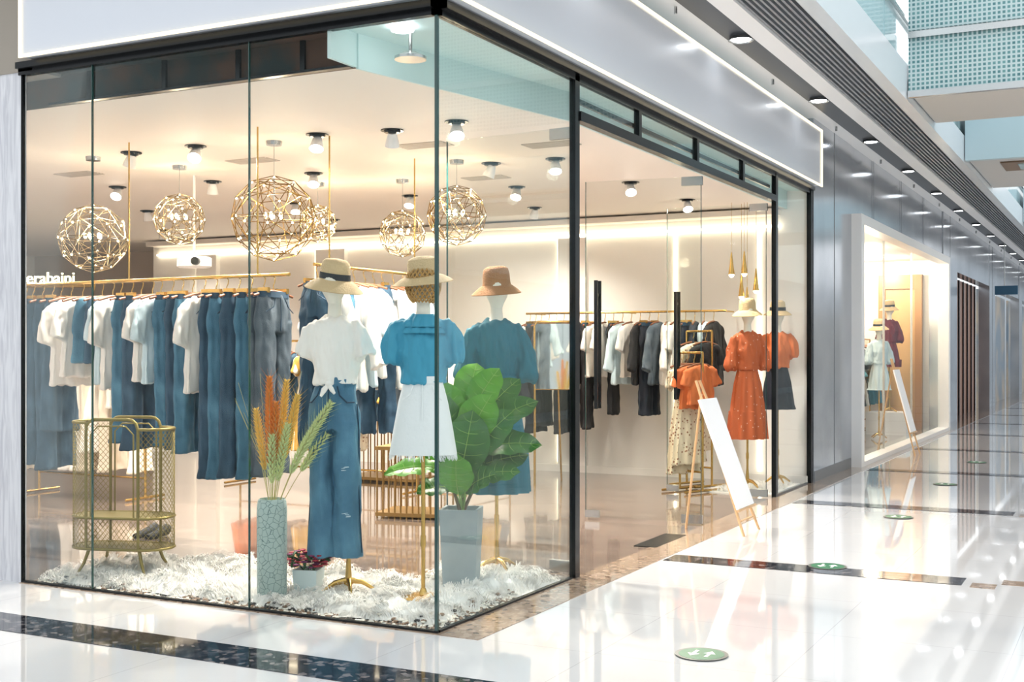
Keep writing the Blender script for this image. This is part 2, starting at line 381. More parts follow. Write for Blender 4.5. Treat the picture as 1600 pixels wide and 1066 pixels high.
# ---------------------------------------------------------------- far facade
mb=MB()
mb.box((-.2,7.72,0),(.04,9.63,3.86)); mb.box((-.2,9.63,3.04),(.03,17.4,3.86)); mb.box((-.2,17.4,0),(.04,19.3,3.86))
mb.box((-.2,19.3,2.9),(.03,25,3.86)); mb.box((-.2,25,0),(.04,26.3,3.86)); mb.box((-.2,26.3,2.9),(.03,33,3.86)); mb.box((-.2,33,0),(.04,34,3.86)); mb.box((-.2,34,2.9),(.03,58,3.86))
mb.obj('wall_right_cladding',[SILV],None,False)
mb=MB()
for y in (8.7,11,13.1,15.2,17.38,18.3,25.6): 
    z0=0 if y in(8.7,18.3,25.6) else 3.04
    mb.box((.04,y,z0),(.043,y+.012,3.86))
mb.box((.03,7.75,.0),(.045,9.6,.12)); mb.obj('trim_cladding_joints',[mat('joint',(.18,.19,.2),.4)],None,False)
mb=MB()
mb.box((-.02,9.63,0),(.16,9.80,3.04)); mb.box((-.02,17.2,0),(.16,17.4,3.04)); mb.box((-.02,9.80,2.92),(.16,17.2,3.04)); mb.box((-.02,9.80,0),(.16,17.2,.06))
mb.obj('window_frame_cream',[CREAM],None,False)
pane('window_7',(.0,9.83,.06),(.01,17.2,2.9))
mb=MB()
mb.box((-3.5,9.6,0),(0,9.65,3.04)); mb.box((-3.5,17.4,0),(-.2,17.45,3.04)); mb.box((-3.55,9.6,0),(-3.5,17.45,3.04))
mb.obj('wall_neighbour_shop',[WALLW],None,False)
B('ceiling_neighbour_shop',(-3.5,9.6,3.0),(-.05,17.4,3.04),CEILW)
mb=MB(); 
for y in (11.9,14.2): mb.box((-.01,y,.06),(.02,y+.015,2.9))
mb.obj('window_mullions_far',[STEEL],None,False)
mb=MB(); mb.box((-1.05,17.25,0),(-.93,17.38,2.75)); mb.box((-.42,17.25,0),(-.30,17.38,2.75)); mb.box((-.93,17.25,2.5),(-.42,17.38,2.75)); mb.box((-.93,17.3,0),(-.42,17.38,2.5),1); mb.obj('brown_portal_frame',[mat('portal_brown',(.40,.20,.07),.35),mat('portal_panel',(.58,.36,.16),.4)],None,False)
mb=MB()
for i in range(8): mb.box((-.35,19.3+i*.72,0),(-.3,19.98+i*.72,2.9),0); mb.box((-.3,19.98+i*.72,0),(-.27,20.02+i*.72,2.9),1)
mb.obj('door_panels_brown',[mat('brown_panel',(.40,.22,.16),.4),BLACK],None,False)
mb=MB(); mb.box((-.4,26.3,0),(-.35,33,2.9)); mb.box((-.4,34,0),(-.35,58,2.9)); mb.obj('wall_far_shops',[mat('far_shop',(.22,.30,.38),.3,nscale=.8,namt=.1,col2=(.6,.5,.38))],None,False)
B('wall_end',(-3,58,0),(9,58.3,6),mat('endwall',(.6,.66,.72),.5))
e=empty('hanging_sign',(.45,24,2.75))
MB().box((-.2,0,-.1),(.28,.06,.1)).obj('panel',[mat('sign_navy',(.03,.12,.22),.4)],e,False); MB().tube([(0,.03,.1),(0,.03,1.05)],.012).obj('rod',[STEEL],e)
mb=MB(); mb.box((8,-16,0),(8.3,57.9,3.9),0)
for i in range(10): mb.box((7.95,-14+i*7,.1),(8,-9+i*7,2.8),1); mb.box((7.93,-14+i*7,2.9),(8,-9+i*7,3.4),2)
mb.obj('wall_opposite',[WHITEP,mat('opp_shop',(.62,.56,.48),.3),WHITEP],None,False)
mb=MB(); mb.box((-14,-16.3,0),(8.3,-16,3.9),0)
for i in range(3): mb.box((-12+i*7,-16,.1),(-7+i*7,-15.95,2.8),1)
mb.obj('wall_behind',[WHITEP,mat('opp_shop_b',(.25,.25,.26),.3)],None,False)

# ---------------------------------------------------------------- garments
def g_tee(L=.62,w=.20,t=.04,sl=.2):
    m=MB(); m.loft([((0,0,-.10),.06,.03),((0,0,-.125),w*.62,t*.9),((0,0,-.155),w*.9,t),((0,0,-.3),w*.93,t*1.2,.06,6,0),((0,0,-.1-L*.6),w*.95,t*1.3,.1,7,1),((0,0,-.1-L),w*1.02,t*1.5,.14,7,1.6)],32)
    for s in (-1,1): m.tube([(s*w*.6,0,-.165),(s*(w+.01),0,-.22),(s*(w+.01+sl*.28),0,-.22-sl)],[.055,.07,.075],16,0,.5,.05,4)
    return m
def g_jeans(L=1.2,w=.17,t=.05,fl=1):
    m=MB(); m.loft([((0,0,-.1),w*.88,t*.8),((0,0,-.14),w*.9,t),((0,0,-.24),w*1.02,t*1.25,.02,5,0),((0,0,-.36),w*1.08,t*1.2,.03,5,0)],32)
    for s in (-1,1):
        m.loft([((s*w*.53,0,-.3),w*.5,t*1.1),((s*w*.54,.01*s,-.1-L*.45),w*.46,t*1.1,.06,5,s),((s*w*.58,.012*s,-.1-L*.75),w*.48*fl,t*1.1,.09,5,s),((s*w*.62,.01*s,-.1-L),w*.53*fl,t*1.2,.1,5,s)],24)
    return m
def g_shorts(): return g_jeans(.48,.19,.055,1.15)
def g_dress(L=1.05):
    m=MB(); m.loft([((0,0,-.10),.06,.03),((0,0,-.14),.16,.04),((0,0,-.3),.16,.05),((0,0,-.45),.14,.045,.04,7,0),((0,0,-.7),.2,.06,.12,9,0),((0,0,-.1-L),.27,.08,.18,9,.5)],40)
    for s in (-1,1): m.tube([(s*.1,0,-.16),(s*.2,0,-.2),(s*.26,0,-.33)],[.05,.065,.06],14,0,.6)
    return m
TEEM=bake(g_tee(),'tshirt',.011,2,.024,8)
TEEL=bake(g_tee(.7,.2,.045,.42),'long_shirt',.012,2,.024,8)
JEANM=bake(g_jeans(1.22),'jeans',.010,2,.022,9)
JEANS2=bake(g_jeans(1.05,.16,.05,1.2),'jeans_short',.011,2,.022,9)
SHORTM=bake(g_shorts(),'shorts',.011,2,.012,8)
DRESSM=bake(g_dress(),'dress_hanging',.012,2,.016,8)
hm=MB(); 
hm.tube([(0,0,.012),(.018,0,.0),(.012,0,-.03),(0,0,-.05),(0,0,-.09)],.0035,6,0)
hm.tube([(-.19,0,-.125),(-.1,0,-.1),(0,0,-.088),(.1,0,-.1),(.19,0,-.125)],.009,8,1)
HANG=hm.mesh('hanger',[GOLD,WOODD])
dm=MB(); w_=.17
dm.loft([((0,0,-.095),w_*.92,.05),((0,0,-.135),w_*.94,.056)],28,0)
for s in(-1,1):
    dm.box((s*w_*.6-.014,-.045,-.105),(s*w_*.6+.014,.045,-.07),1)
    for yy in (-1,1):
        dm.tube([(s*.05,yy*.062,-.14),(s*.08,yy*.072,-.2),(s*.15,yy*.058,-.235)],.0035,5,0)
dm.tube([(0,-.066,-.14),(0,-.074,-.26),(0,-.07,-.36)],.0035,5,0); dm.tube([(0,.066,-.14),(0,.074,-.26)],.0035,5,0)
JDET=dm.mesh('jeans_detail',[THREAD,GOLD])

def rack(name,p0,p1,z,items,rodr=.012,posts='hang',jit=.2,sc=1,xs=1,hang=(.12,.88)):
    e=empty(name); p0=V((*p0,z)); p1=V((*p1,z)); d=p1-p0; a=math.atan2(d.y,d.x)
    m=MB(); m.tube([p0,p1],rodr,10)
    if posts=='hang':
        for t in hang: q=p0.lerp(p1,t); m.tube([q,V((q.x,q.y,2.92))],.006,8)
    elif posts=='stand':
        nrm=V((-d.y,d.x,0)).normalized()
        for q in (p0,p1):
            m.tube([q,V((q.x,q.y,.02))],.012,8); m.tube([V((q.x,q.y,.02))-nrm*.25,V((q.x,q.y,.02))+nrm*.25],.012,8)
        m.tube([V((p0.x,p0.y,.2)),V((p1.x,p1.y,.2))],.01,8)
    else:
        nrm=V((-d.y,d.x,0)).normalized()*posts
        for t in (.02,.5,.98): q=p0.lerp(p1,t); m.tube([q,q+nrm],.009,8)
    m.obj('rail',[GOLD],e)
    for (t,me,mt,*ex) in items:
        q=p0.lerp(p1,t); r=a+pi/2+random.uniform(-jit,jit); tilt=random.uniform(-.03,.03)
        z0=-.02
        h=D.objects.new('hanger_part',HANG); S.collection.objects.link(h); h.parent=e; h.location=q+Z*z0; h.rotation_euler=(0,0,r)
        s2=(ex[0] if ex else 1)*sc
        z1=z0-.1*(1-s2) if s2!=1 else z0
        inst(me,me.name+'_part',mt,e,q+Z*z1,(0,tilt,r),(sc*xs,sc*1,s2))
        if me in (JEANM,JEANS2) and sc==1: 
            o=D.objects.new('jeans_detail_part',JDET); S.collection.objects.link(o); o.parent=e; o.location=q+Z*z1; o.rotation_euler=(0,tilt,r); o.scale=(xs,1,s2)
    return e
items=[(.0,JEANM,DEN3,.9),(.03,DRESSM,CREAMC,1.25),(.055,JEANS2,DEN3,.9),(.085,JEANM,DEN3,.95),(.125,JEANM,DEN2,1.02),(.165,JEANM,DEN2,1.05),(.2,JEANS2,DEN2,.95),(.24,TEEM,TEE,1.05),(.285,TEEM,TEE,.95),(.325,SHORTM,DEN),(.36,SHORTM,DEN2),(.40,TEEM,TEEC,1.02),(.43,TEEM,TEE,1.08),(.47,JEANM,DEN,.86),(.505,JEANM,DEN2,.9),(.545,TEEM,TEE,.98),(.575,TEEM,TEEC),(.615,JEANM,DEN,.86),(.65,JEANM,DEN2,.88),(.685,JEANM,DEN,.9),(.725,TEEM,TEE,1.1),(.765,JEANM,DEN2,1.03),(.80,JEANM,DEN,1.03),(.84,JEANM,DEN2,1.02),(.88,JEANM,DEN,1.02),(.92,JEANM,DEN3,1.0),(.95,JEANM,DEN3,1.0)]
rack('clothing_rack',(-4.75,1.5),(-1.95,1.36),1.91,items,jit=.14,xs=.9,hang=(.46,.9))
items=[(.03,JEANM,DEN2,.95),(.10,TEEM,TEE,1.1),(.17,JEANM,DEN,.95),(.25,TEEL,TEE,1.1),(.33,TEEM,TEEC,1.2),(.42,TEEM,TEE,1.1),(.5,JEANM,DEN2,.9),(.58,TEEL,TEE,1.1),(.68,TEEM,TEE,1),(.78,TEEL,TEEC,1),(.9,JEANM,DEN3,.9)]
rack('clothing_rack',(-2.0,1.7),(-2.0,3.2),2.0,items,xs=.85)
items=[(.02,DRESSM,TEE,.9),(.05,JEANM,BLKC,1.0),(.08,JEANS2,BLKC,1.1),(.12,TEEM,NAVY),(.16,TEEM,BLKC),(.2,JEANM,BLKC,1.0),(.24,TEEL,TEE)]
for k,(me,mt) in enumerate([(TEEL,BLKC),(JEANM,BLKC),(TEEM,TEE),(TEEM,TEE),(JEANS2,BLKC),(TEEL,TEEC),(TEEM,TEE),(TEEL,BLKC),(JEANS2,NAVY),(TEEL,DEN3),(TEEL,TEE),(TEEM,TEE),(JEANS2,NAVY),(TEEL,NAVY),(TEEL,TEEC),(TEEL,BLKC)]):
    items.append((.28+k*.044,me,mt,.95))
rack('wall_clothing_rail',(-3.1,7.2),(-.75,7.2),1.82,items,posts=.4,jit=.25)
cols=[DEN2,MUST,CREAMC,BLKC,FLOR,TEE,ORNG,DEN2,TEE,NAVY]
def rnd(n,ms=(TEEM,TEEL,DRESSM)): return [((k+.5)/n,random.choice(ms),random.choice(cols),.95) for k in range(n)]
rack('clothing_rack',(-5.4,5.0),(-3.2,5.0),1.5,rnd(22),posts='stand',jit=.3)
rack('clothing_rack',(-3.0,6.6),(-3.0,5.2),1.5,rnd(10),posts='stand')
rack('clothing_rack',(-1.1,6.95),(-.78,6.80),1.60,[(.25,DRESSM,FLOR,1.2),(.75,TEEM,BLKC,.8)],posts='stand',jit=.1,sc=.9)
rack('clothing_rack',(-1.0,6.45),(-.72,6.32),1.38,[(.12,DRESSM,FLOR,1.15),(.35,DRESSM,FLOR,1.05),(.62,TEEM,ORNG,.78),(.9,TEEM,ORNG,.7)],posts='stand',jit=.1,sc=.9)
rack('clothing_rack',(-6.6,3.4),(-5.2,3.4),1.6,[((k+.5)/12,random.choice((TEEM,DRESSM,JEANM)),random.choice([CREAMC,TEE,DEN3,DEN2]),1.0) for k in range(12)],posts='stand')

# ---------------------------------------------------------------- mannequins
def body(low=1.0):
    m=MB(); R=[(low,.13,.095),(1.08,.15,.105),(1.17,.115,.085),(1.25,.115,.085),(1.36,.14,.11),(1.44,.15,.105),(1.50,.155,.07),(1.535,.115,.058),(1.56,.06,.05),(1.59,.046,.046),(1.645,.042,.044)]
    rings=[((0,0,z),a,b) for z,a,b in R]
    rings+=[((0,-.012,1.675),.052,.066),((0,-.018,1.71),.073,.092),((0,-.012,1.76),.085,.106),((0,-.004,1.81),.08,.10),((0,0,1.85),.055,.07),((0,0,1.872),.012,.015)]
    m.loft(rings,28); m.ell((0,-.112,1.735),(.012,.016,.022),0,10,6)
    return m
def hat(z,rx=.2,crown=.098,h=.115,tilt=.1,droop=.05,band=True,az=0,roll=0):
    m=MB(); M=Matrix.Translation((0,0,z))@Matrix.Rotation(az,4,'Z')@Matrix.Rotation(tilt,4,'X')@Matrix.Rotation(roll,4,'Y')
    def rg(r,zz,amp=0,nf=0): 
        c=M@V((0,0,zz)); return (c,r,r*1.06,amp,nf,0,(M.to_3x3()@X),(M.to_3x3()@Y))
    m.loft([rg(rx*.99,-droop-.005,.035,3),rg(rx,-droop,.035,3),rg(rx*.85,-droop*.55,.03,3),rg(rx*.68,-droop*.15,.02,3),rg(crown*1.04,.002),rg(crown,.02),rg(crown*.97,h*.6),rg(crown*.88,h*.86),rg(crown*.62,h*.98),rg(crown*.3,h*1.01),rg(.004,h*1.0)],40,0,(False,True))
    if band: m.loft([rg(crown*1.035,.004),rg(crown*1.02,.04)],36,1,(False,False))
    return m
def cloth_top(sl='tee',hem=1.21):
    m=MB(); m.loft([((0,0,1.575),.07,.055),((0,0,1.555),.105,.07),((0,0,1.525),.148,.085),((0,0,1.46),.165,.108),((0,0,1.38),.162,.132),((0,0,1.30),.145,.118,.03,5,0),((0,0,hem+.03),.14,.112,.05,7,1),((0,0,hem),.145,.118,.06,7,1)],36)
    for s in (-1,1):
        if sl=='tee': m.tube([(s*.105,0,1.515),(s*.160,0,1.48),(s*.205,0,1.345)],[.045,.066,.070],18,0,.85,.04,4)
        elif sl=='puff': m.tube([(s*.10,0,1.515),(s*.155,0,1.49),(s*.185,0,1.42),(s*.195,0,1.33),(s*.195,0,1.305)],[.045,.07,.078,.07,.058],20,0,.85,.07,7)
        else: m.tube([(s*.10,0,1.515),(s*.16,0,1.48),(s*.20,0,1.36),(s*.215,-.01,1.22),(s*.215,-.02,1.19)],[.045,.065,.075,.085,.065],20,0,.8,.07,7)
    return m
T1=bake(cloth_top('tee',1.19),'worn_tee',.007,2,.024,10)
T2=bake(cloth_top('puff',1.20),'worn_blouse',.007,2,.022,10)
T3=bake(cloth_top('long',1.20),'worn_bodice',.007,2,.022,10)
jm=MB(); jm.loft([((0,0,1.235),.122,.098),((0,0,1.2),.125,.1),((0,0,1.13),.15,.115),((0,0,1.03),.168,.128,.01,4,0),((0,0,.93),.172,.125)],36)
for s in (-1,1):
    jm.loft([((s*.082,0,.98),.085,.115),((s*.084,-.005,.8),.085,.105,.02,5,0),((s*.084,0,.6),.080,.09,.03,5,1),((s*.086,.005,.4),.088,.095,.03,5,2),((s*.09,.01,.26),.096,.105,.03,5,2),((s*.09,.01,.215),.098,.108,.04,5,2)],28)
J1=bake(jm,'worn_jeans',.008,2,.018,9)
def gown(z1=.5,w=.25,amp=.1,n=11):
    return MB().loft([((0,0,1.22),.122,.095),((0,0,1.18),.13,.1,.03,n,0),((0,0,1.05),.165,.135,amp*.5,n,.2),((0,0,.85),.195,.165,amp*.8,n,.4),((0,0,.78),.205,.172,amp*.7,n,.5),((0,0,.775),.215,.18,amp,n,.5),((0,0,z1),w,w*.82,amp*1.1,n,.8),((0,0,z1),w*.96,w*.78,amp*1.1,n,.8)],110,0,(True,True))
def stand(e,zt,px=0,base='tripod'):
    m=MB(); m.tube([(px,0,.05),(px,0,zt)],.013,12); m.tube([(px,0,.3),(px,0,.36)],.018,12)
    if base=='tripod':
        m.loft([((px,0,.06),.03,.03),((px,0,.10),.022,.022),((px,0,.2),.014,.014)],14)
        for k in range(4):
            a=k*pi/2+.4; m.tube([(px,0,.085),(px+.09*cos(a),.09*sin(a),.07),(px+.17*cos(a),.17*sin(a),.025)],[.02,.014,.009],8)
    else: m.loft([((px,0,.02),.14,.14),((px,0,.03),.14,.14),((px,0,.038),.03,.03),((px,0,.07),.016,.016)],28)
    m.obj('stand',[GOLD],e)
def rig(name,loc,rot,s=.86): e=empty(name,loc,rot); e.scale=(s,s,1); return e
e=rig('mannequin_with_jeans',(-.96,.485,.02),.30)
body(1.15).obj('body',[SKIN],e)
inst(T1,'tee',TEE,e); inst(J1,'jeans',DEN4,e)
m=MB(); m.ell((.0,-.125,1.195),(.026,.022,.020)); 
m.tube([(0,-.13,1.19),(-.025,-.145,1.16),(-.045,-.148,1.125)],[.012,.018,.008],10,0,.5); m.tube([(0,-.13,1.19),(.028,-.145,1.165),(.048,-.143,1.14)],[.012,.016,.008],10,0,.5)
m.obj('tee_knot',[TEE],e)
m=MB(); m.loft([((0,0,1.185),.131,.106),((0,0,1.215),.128,.103)],40)
for a in range(6):
    t=a*pi/3+.3; c=V((.132*cos(t),.107*sin(t),0)); m.box((c.x-.006,c.y-.006,1.18),(c.x+.006,c.y+.006,1.22))
m.obj('waistband',[DEN4],e)
m=MB()
for s in (-1,1):
    m.tube([(s*.055,-.112,1.18),(s*.075,-.126,1.13),(s*.12,-.110,1.09),(s*.153,-.060,1.09)],.0045,6,0)
    m.tube([(s*.163,-.03,1.08),(s*.168,0,.9),(s*.165,.0,.6),(s*.187,.0,.24)],.004,6,0)
m.tube([(0,-.118,1.18),(0,-.134,1.08),(0,-.130,1.0)],.004,6,0)
m.obj('jean_seams',[THREAD],e)
m=MB()
for (cx,cz) in ((.10,.72),(.11,.46)):
  for k in range(7):
    x=cx+random.uniform(-.02,.02); z=cz+random.uniform(-.012,.012); m.tube([(x-.014,-.104,z),(x+.014,-.105,z+.002)],.0013,5)
m.obj('ripped_threads',[TEEC],e)
hat(1.78,.195,.1,.12,.10,.055,True,.2,.12).obj('sun_hat',[STRAW,RIB],e)
stand(e,.9,.095)
e=rig('mannequin_with_skirt',(-.42,.56,.02),.5)
body(1.0).obj('body',[SKIN],e); inst(T2,'blouse',BLUE,e)
m=MB()
for k,(r0,r1,z0,z1) in enumerate([(.07,.145,1.575,1.475),(.075,.125,1.58,1.51)]):
    m.loft([((0,0,z0),r0,r0*.8),((0,-.01,(z0+z1)/2+.01),(r0+r1)/2,(r0+r1)*.36,.05,9,k),((0,-.02,z1),r1,r1*.80,.09,12,k)],90,0,(False,False))
m.obj('ruffle_collar',[BLUE],e)
m=MB(); m.loft([((0,0,1.235),.124,.1),((0,0,1.2),.128,.103),((0,0,1.1),.158,.125,.01,4,0),((0,0,.95),.19,.145,.015,5,0),((0,0,.81),.215,.16,.025,6,0),((0,0,.81),.2,.15,.025,6,0)],64)
for k in range(170):
    t=random.uniform(0,2*pi); l=random.uniform(.01,.035); m.tube([(.208*cos(t),.155*sin(t),.815),(.218*cos(t+.03),.163*sin(t+.03),.81-l)],.002,4)
m.obj('skirt',[SKIRTM],e)
m=MB(); m.loft([((0,0,1.20),.133,.108),((0,0,1.24),.13,.105)],40); m.tube([(0,-.112,1.2),(0,-.150,1.0)],.004,6)
for s in (-1,1): m.tube([(s*.06,-.110,1.19),(s*.08,-.126,1.14),(s*.125,-.105,1.11)],.004,6)
m.obj('skirt_waistband',[SKIRTM],e)
hat(1.795,.195,.1,.105,.05,.04,False,.4,-.12).obj('sun_hat',[STRAW,RIB],e)
net=MB(); n=20;rows=10
for j in range(rows+1):
    ph=-1.0+j*(1.0/rows)*1.75
    for i in range(n):
        t=2*pi*(i+.5*(j%2))/n; net.v.append((.112*cos(ph)*cos(t)+0,.128*cos(ph)*sin(t)-.01,1.745+.12*sin(ph)))
for j in range(rows-1):
    for i in range(n):
        a=j*n+i
        if j%2==0: f=[a,(j+1)*n+i,(j+2)*n+i,(j+1)*n+(i-1)%n]
        else: f=[a,(j+1)*n+(i+1)%n,(j+2)*n+i,(j+1)*n+i]
        net.f.append(f); net.m.append(0)
o=net.obj('crochet_hood',[STRAWN],e); w=o.modifiers.new('w','WIREFRAME'); w.thickness=.013
stand(e,1.0,.0,'disc')
def dress_mann(name,loc,rot,mt,hatm,z1=.5,w=.23,band=True,s=.86):
    e=rig(name,loc,rot,s); body(1.1).obj('body',[SKIN],e); inst(T3,'bodice',mt,e)
    gown(z1,w).obj('dress_skirt',[mt],e)
    m=MB(); m.loft([((0,0,1.19),.148,.12),((0,0,1.225),.148,.12)],40); m.obj('waist_tie',[mt],e)
    hat(1.785,.18,.1,.12,.05,.05,band,.2,-.08).obj('sun_hat',[hatm,RIB],e)
    stand(e,1.0,0); return e
dress_mann('mannequin_with_dress',(-.46,1.5,.02),.6,TEALC,STRAWT,w=.23,band=False)
dress_mann('mannequin_with_dress',(-.38,6.7,.02),.7,ORNGD,STRAW,.5,.24,False,.82)
e=rig('mannequin_for_reflection',(-.22,7.25,.02),.3,.8); body(1.0).obj('body',[SKIN],e); inst(T2,'blouse',ORNG,e)  # added figure standing in for a mannequin's reflection in the glass
gown(.85,.18).obj('skirt',[NAVY],e); hat(1.79,.18,.1,.11,.05,.04).obj('sun_hat',[STRAW,RIB],e); stand(e,1,0)
dress_mann('mannequin_with_dress',(-.62,15.9,.35),.7,RED,STRAW,.9,.22)
dress_mann('mannequin_with_dress',(-.55,14.6,.0),.7,TEEC,STRAW,.8,.2)
B('display_plinth',(-.95,15.6,0),(-.3,16.2,.37),WHITEP)
rack('clothing_rack',(-1.15,14.2),(-1.15,17.0),1.6,[((k+.5)/26,random.choice((TEEM,TEEL,DRESSM)),random.choice([TEALC,BLKC,TEE,DEN2,TEALC,NAVY,BLUE]),.95) for k in range(26)],posts='stand')
rack('clothing_rack',(-2.6,12.0),(-2.6,16.5),1.6,[((k+.5)/24,random.choice((TEEM,DRESSM)),random.choice([ORNG,BLUE,TEE,CREAMC,RED]),.95) for k in range(24)],posts='stand')

# ---------------------------------------------------------------- plant
e=empty('potted_fiddle_leaf_fig',(-.416,.98,.02))
m=MB()
def sq(z,h): return [(h,h,z),(-h,h,z),(-h,-h,z),(h,-h,z)]
def sqloft(m,prof,mi=0):
    b=len(m.v)
    for z,h in prof: m.v+=sq(z,h)
    for j in range(len(prof)-1):
        for i in range(4): i2=(i+1)%4; m.f.append([b+j*4+i,b+j*4+i2,b+j*4+4+i2,b+j*4+4+i]); m.m.append(mi)
    m.f.append([b,b+1,b+2,b+3]); m.m.append(mi); k=b+4*(len(prof)-1); m.f.append([k,k+1,k+2,k+3]); m.m.append(mi)
sqloft(m,[(0,.092),(.45,.112),(.465,.112),(.465,.095),(.43,.093)])
m.obj('planter',[POTG],e,False,rot=.35)
def leaf(m,base,tip,nrm,W,mi=0,arch=.12,fold=.12):
    base=V(base); tip=V(tip); ax=tip-base; L=ax.length; ax.normalize()
    nrm=V(nrm); nrm=(nrm-ax*nrm.dot(ax)).normalized(); sd=ax.cross(nrm).normalized(); n=14; ks=8; b=len(m.v); ctr=[]
    for i in range(n+1):
        t=i/n; c=base+ax*(L*t)+nrm*(arch*L*4*t*(1-t)*.5-arch*L*t*t)
        w=W*max(.012,(sin(pi*t**1.15))**.62)*(.78+.35*t)
        if i==n: w=.003
        ctr.append(c)
        for k in range(ks+1):
            q=(k/ks-.5)*2; m.v.append(tuple(c+sd*(w*q*.5)+nrm*(abs(q)*w*fold-.5*abs(q)**3*w*fold+.009*sin(t*26+q*2)*abs(q))))
    for i in range(n):
        for k in range(ks): a=b+i*(ks+1)+k; m.f.append([a,a+1,a+ks+2,a+ks+1]); m.m.append(mi)
    m.tube([c+nrm*.002 for c in ctr],[.0036*(1-.75*i/n) for i in range(n+1)],5,2)
    for i in range(2,n-1,2):
        for s in (-1,1):
            a=V(m.v[b+i*(ks+1)+ks//2]); q=V(m.v[b+(i+1)*(ks+1)+(ks//2+s*3)]); mid=V(m.v[b+i*(ks+1)+(ks//2+s*1)])
            m.tube([a+nrm*.002,mid.lerp(q,.35)+nrm*.002,q+nrm*.001],[.0014,.0011,.0005],4,2)
RR=V((.889,.457,0)); FF=V((.457,-.889,0))
def P(r,f,z): return RR*r+FF*f+Z*z
m=MB()
m.tube([(0,0,.42),(.015,.01,.65),(.02,.0,.95)],[.014,.012,.008],8,3)
m.tube([(0,0,.42),P(.08,.02,.6),P(.12,.02,.75)],[.012,.010,.007],8,3)
m.tube([(0,0,.42),P(-.05,.05,.6),P(-.06,.04,.72)],[.012,.010,.007],8,3)
LV=[((.05,.0,.98),(.20,.05,1.28),.20,1,(-.3,1,.3)),((.0,-.02,.98),(.09,-.12,1.32),.21,1,(.1,1,.2)),((-.03,.02,.92),(-.12,.06,1.20),.20,1,(.3,1,.3)),
((.05,-.02,.85),(.42,.0,1.12),.20,0,(-.3,.8,.6)),((.05,.03,.78),(.45,.10,.88),.20,0,(0,.7,.8)),((-.01,.08,.62),(.07,.20,1.02),.27,0,(.1,1,.35)),
((-.05,.05,.68),(-.43,.12,.72),.16,1,(0,.6,.9)),((-.06,.03,.78),(-.11,.12,1.14),.19,0,(.5,1,.1)),((.03,.05,.72),(.27,.16,1.04),.22,0,(-.3,1,.4)),
((.03,.06,.62),(.32,.16,.72),.18,0,(0,.7,.8)),((-.04,.05,.58),(-.24,.15,.60),.16,0,(0,.6,.9)),((-.05,.02,.72),(-.28,.05,.90),.18,1,(.2,.8,.6)),
((.04,-.08,.88),(.33,-.18,1.24),.19,0,(-.2,1,.4)),((.02,.03,.82),(.16,.12,1.12),.24,1,(-.1,1,.3)),((-.01,.1,.55),(-.03,.24,.78),.22,1,(-.2,1,.5)),
((.02,-.06,.8),(-.10,-.28,1.1),.2,0,(0,.5,.8)),((.05,-.05,.7),(.25,-.30,.85),.2,0,(0,.3,1)),((.03,.08,.56),(.17,.25,.70),.18,0,(.1,.8,.7)),((-.04,-.05,.66),(-.25,-.22,.85),.18,0,(0,.4,.9)),((.04,.04,.68),(.38,.05,.80),.17,0,(.0,.8,.5)),((-.02,.06,.70),(-.08,.22,.93),.2,0,(.0,1,.5))]
for (b,t,W,mi,nn) in LV:
    bb=P(*b); st=V((.01,.0,max(.44,bb.z-.16))); m.tube([st,st.lerp(bb,.6),bb],[.006,.005,.004],6,2); leaf(m,bb,P(*t),P(*nn),W,mi,.16)
m.obj('foliage',[LEAF,LEAFY,RIBL,STEM],e)

# vase with wheat
e=empty('crackle_vase_with_dried_grass',(-1.21,.24,.02))
m=MB(); m.loft([((0,0,0),.076,.076),((0,0,.02),.082,.082),((0,0,.5),.084,.084),((0,0,.545),.078,.078),((0,0,.555),.07,.07),((0,0,.5),.066,.066)],40)
m.obj('vase',[CRACK],e)
m=MB()
def ear(m,p0,p1,bend,mi,L=.3,r=.018):
    p0=V(p0);p1=V(p1); pts=[]
    for i in range(12):
        t=i/11; pts.append(p0.lerp(p1,t)+V(bend)*t*t)
    m.tube(pts,.0022,5,3)
    tot=(pts[-1]-pts[0]).length; n=int(L/.017)
    for j in range(n):
        t=1-L/tot*(1-j/n); f=t*11; i=min(10,int(f)); q=pts[i].lerp(pts[i+1],f-i); d=(pts[i+1]-pts[i]).normalized()
        rr=r*(sin(pi*min(.98,(j+1.5)/(n+2)))**.5)
        for s in range(4):
            a=s*pi/2+j*.8; o=(d.cross(V((cos(a),sin(a),.1)))).normalized()
            c=q+o*rr*.6; tip=c+(d*.9+o*.7).normalized()*.026
            m.tube([c-d*.008,c+(d+o*.4)*.006,tip],[.003,.0066,.0008],5,mi)
            if j%2==0: m.tube([tip,tip+(d+o*.7)*.04],[.0008,.0003],3,mi)
def EP(r,f,z): q=P(r,f,z); return (q.x,q.y,q.z)
ear(m,(0,0,.4),EP(-.03,.02,1.24),EP(.02,0,0),0,.50,.024); ear(m,(0,0,.4),EP(.07,-.02,1.22),EP(.01,0,0),1,.42,.022)
ear(m,(0,0,.4),EP(.12,.02,1.14),EP(.03,0,0),1,.36,.024); ear(m,(0,0,.4),EP(.20,.02,1.10),EP(.14,0,0),2,.32,.026); ear(m,(0,0,.4),EP(.16,.05,.98),EP(.10,0,0),2,.30,.024)
ear(m,(0,0,.4),EP(.07,.05,.98),EP(.03,0,0),2,.32,.024); ear(m,(0,0,.4),EP(-.08,.0,1.06),EP(-.01,0,0),1,.34,.020); ear(m,(0,0,.4),EP(.01,.05,.92),(0,0,0),2,.27,.022)
ear(m,(0,0,.4),EP(.21,-.03,.92),EP(.10,0,0),2,.24,.022); ear(m,(0,0,.4),EP(.02,.03,1.10),EP(.01,0,0),0,.34,.022)
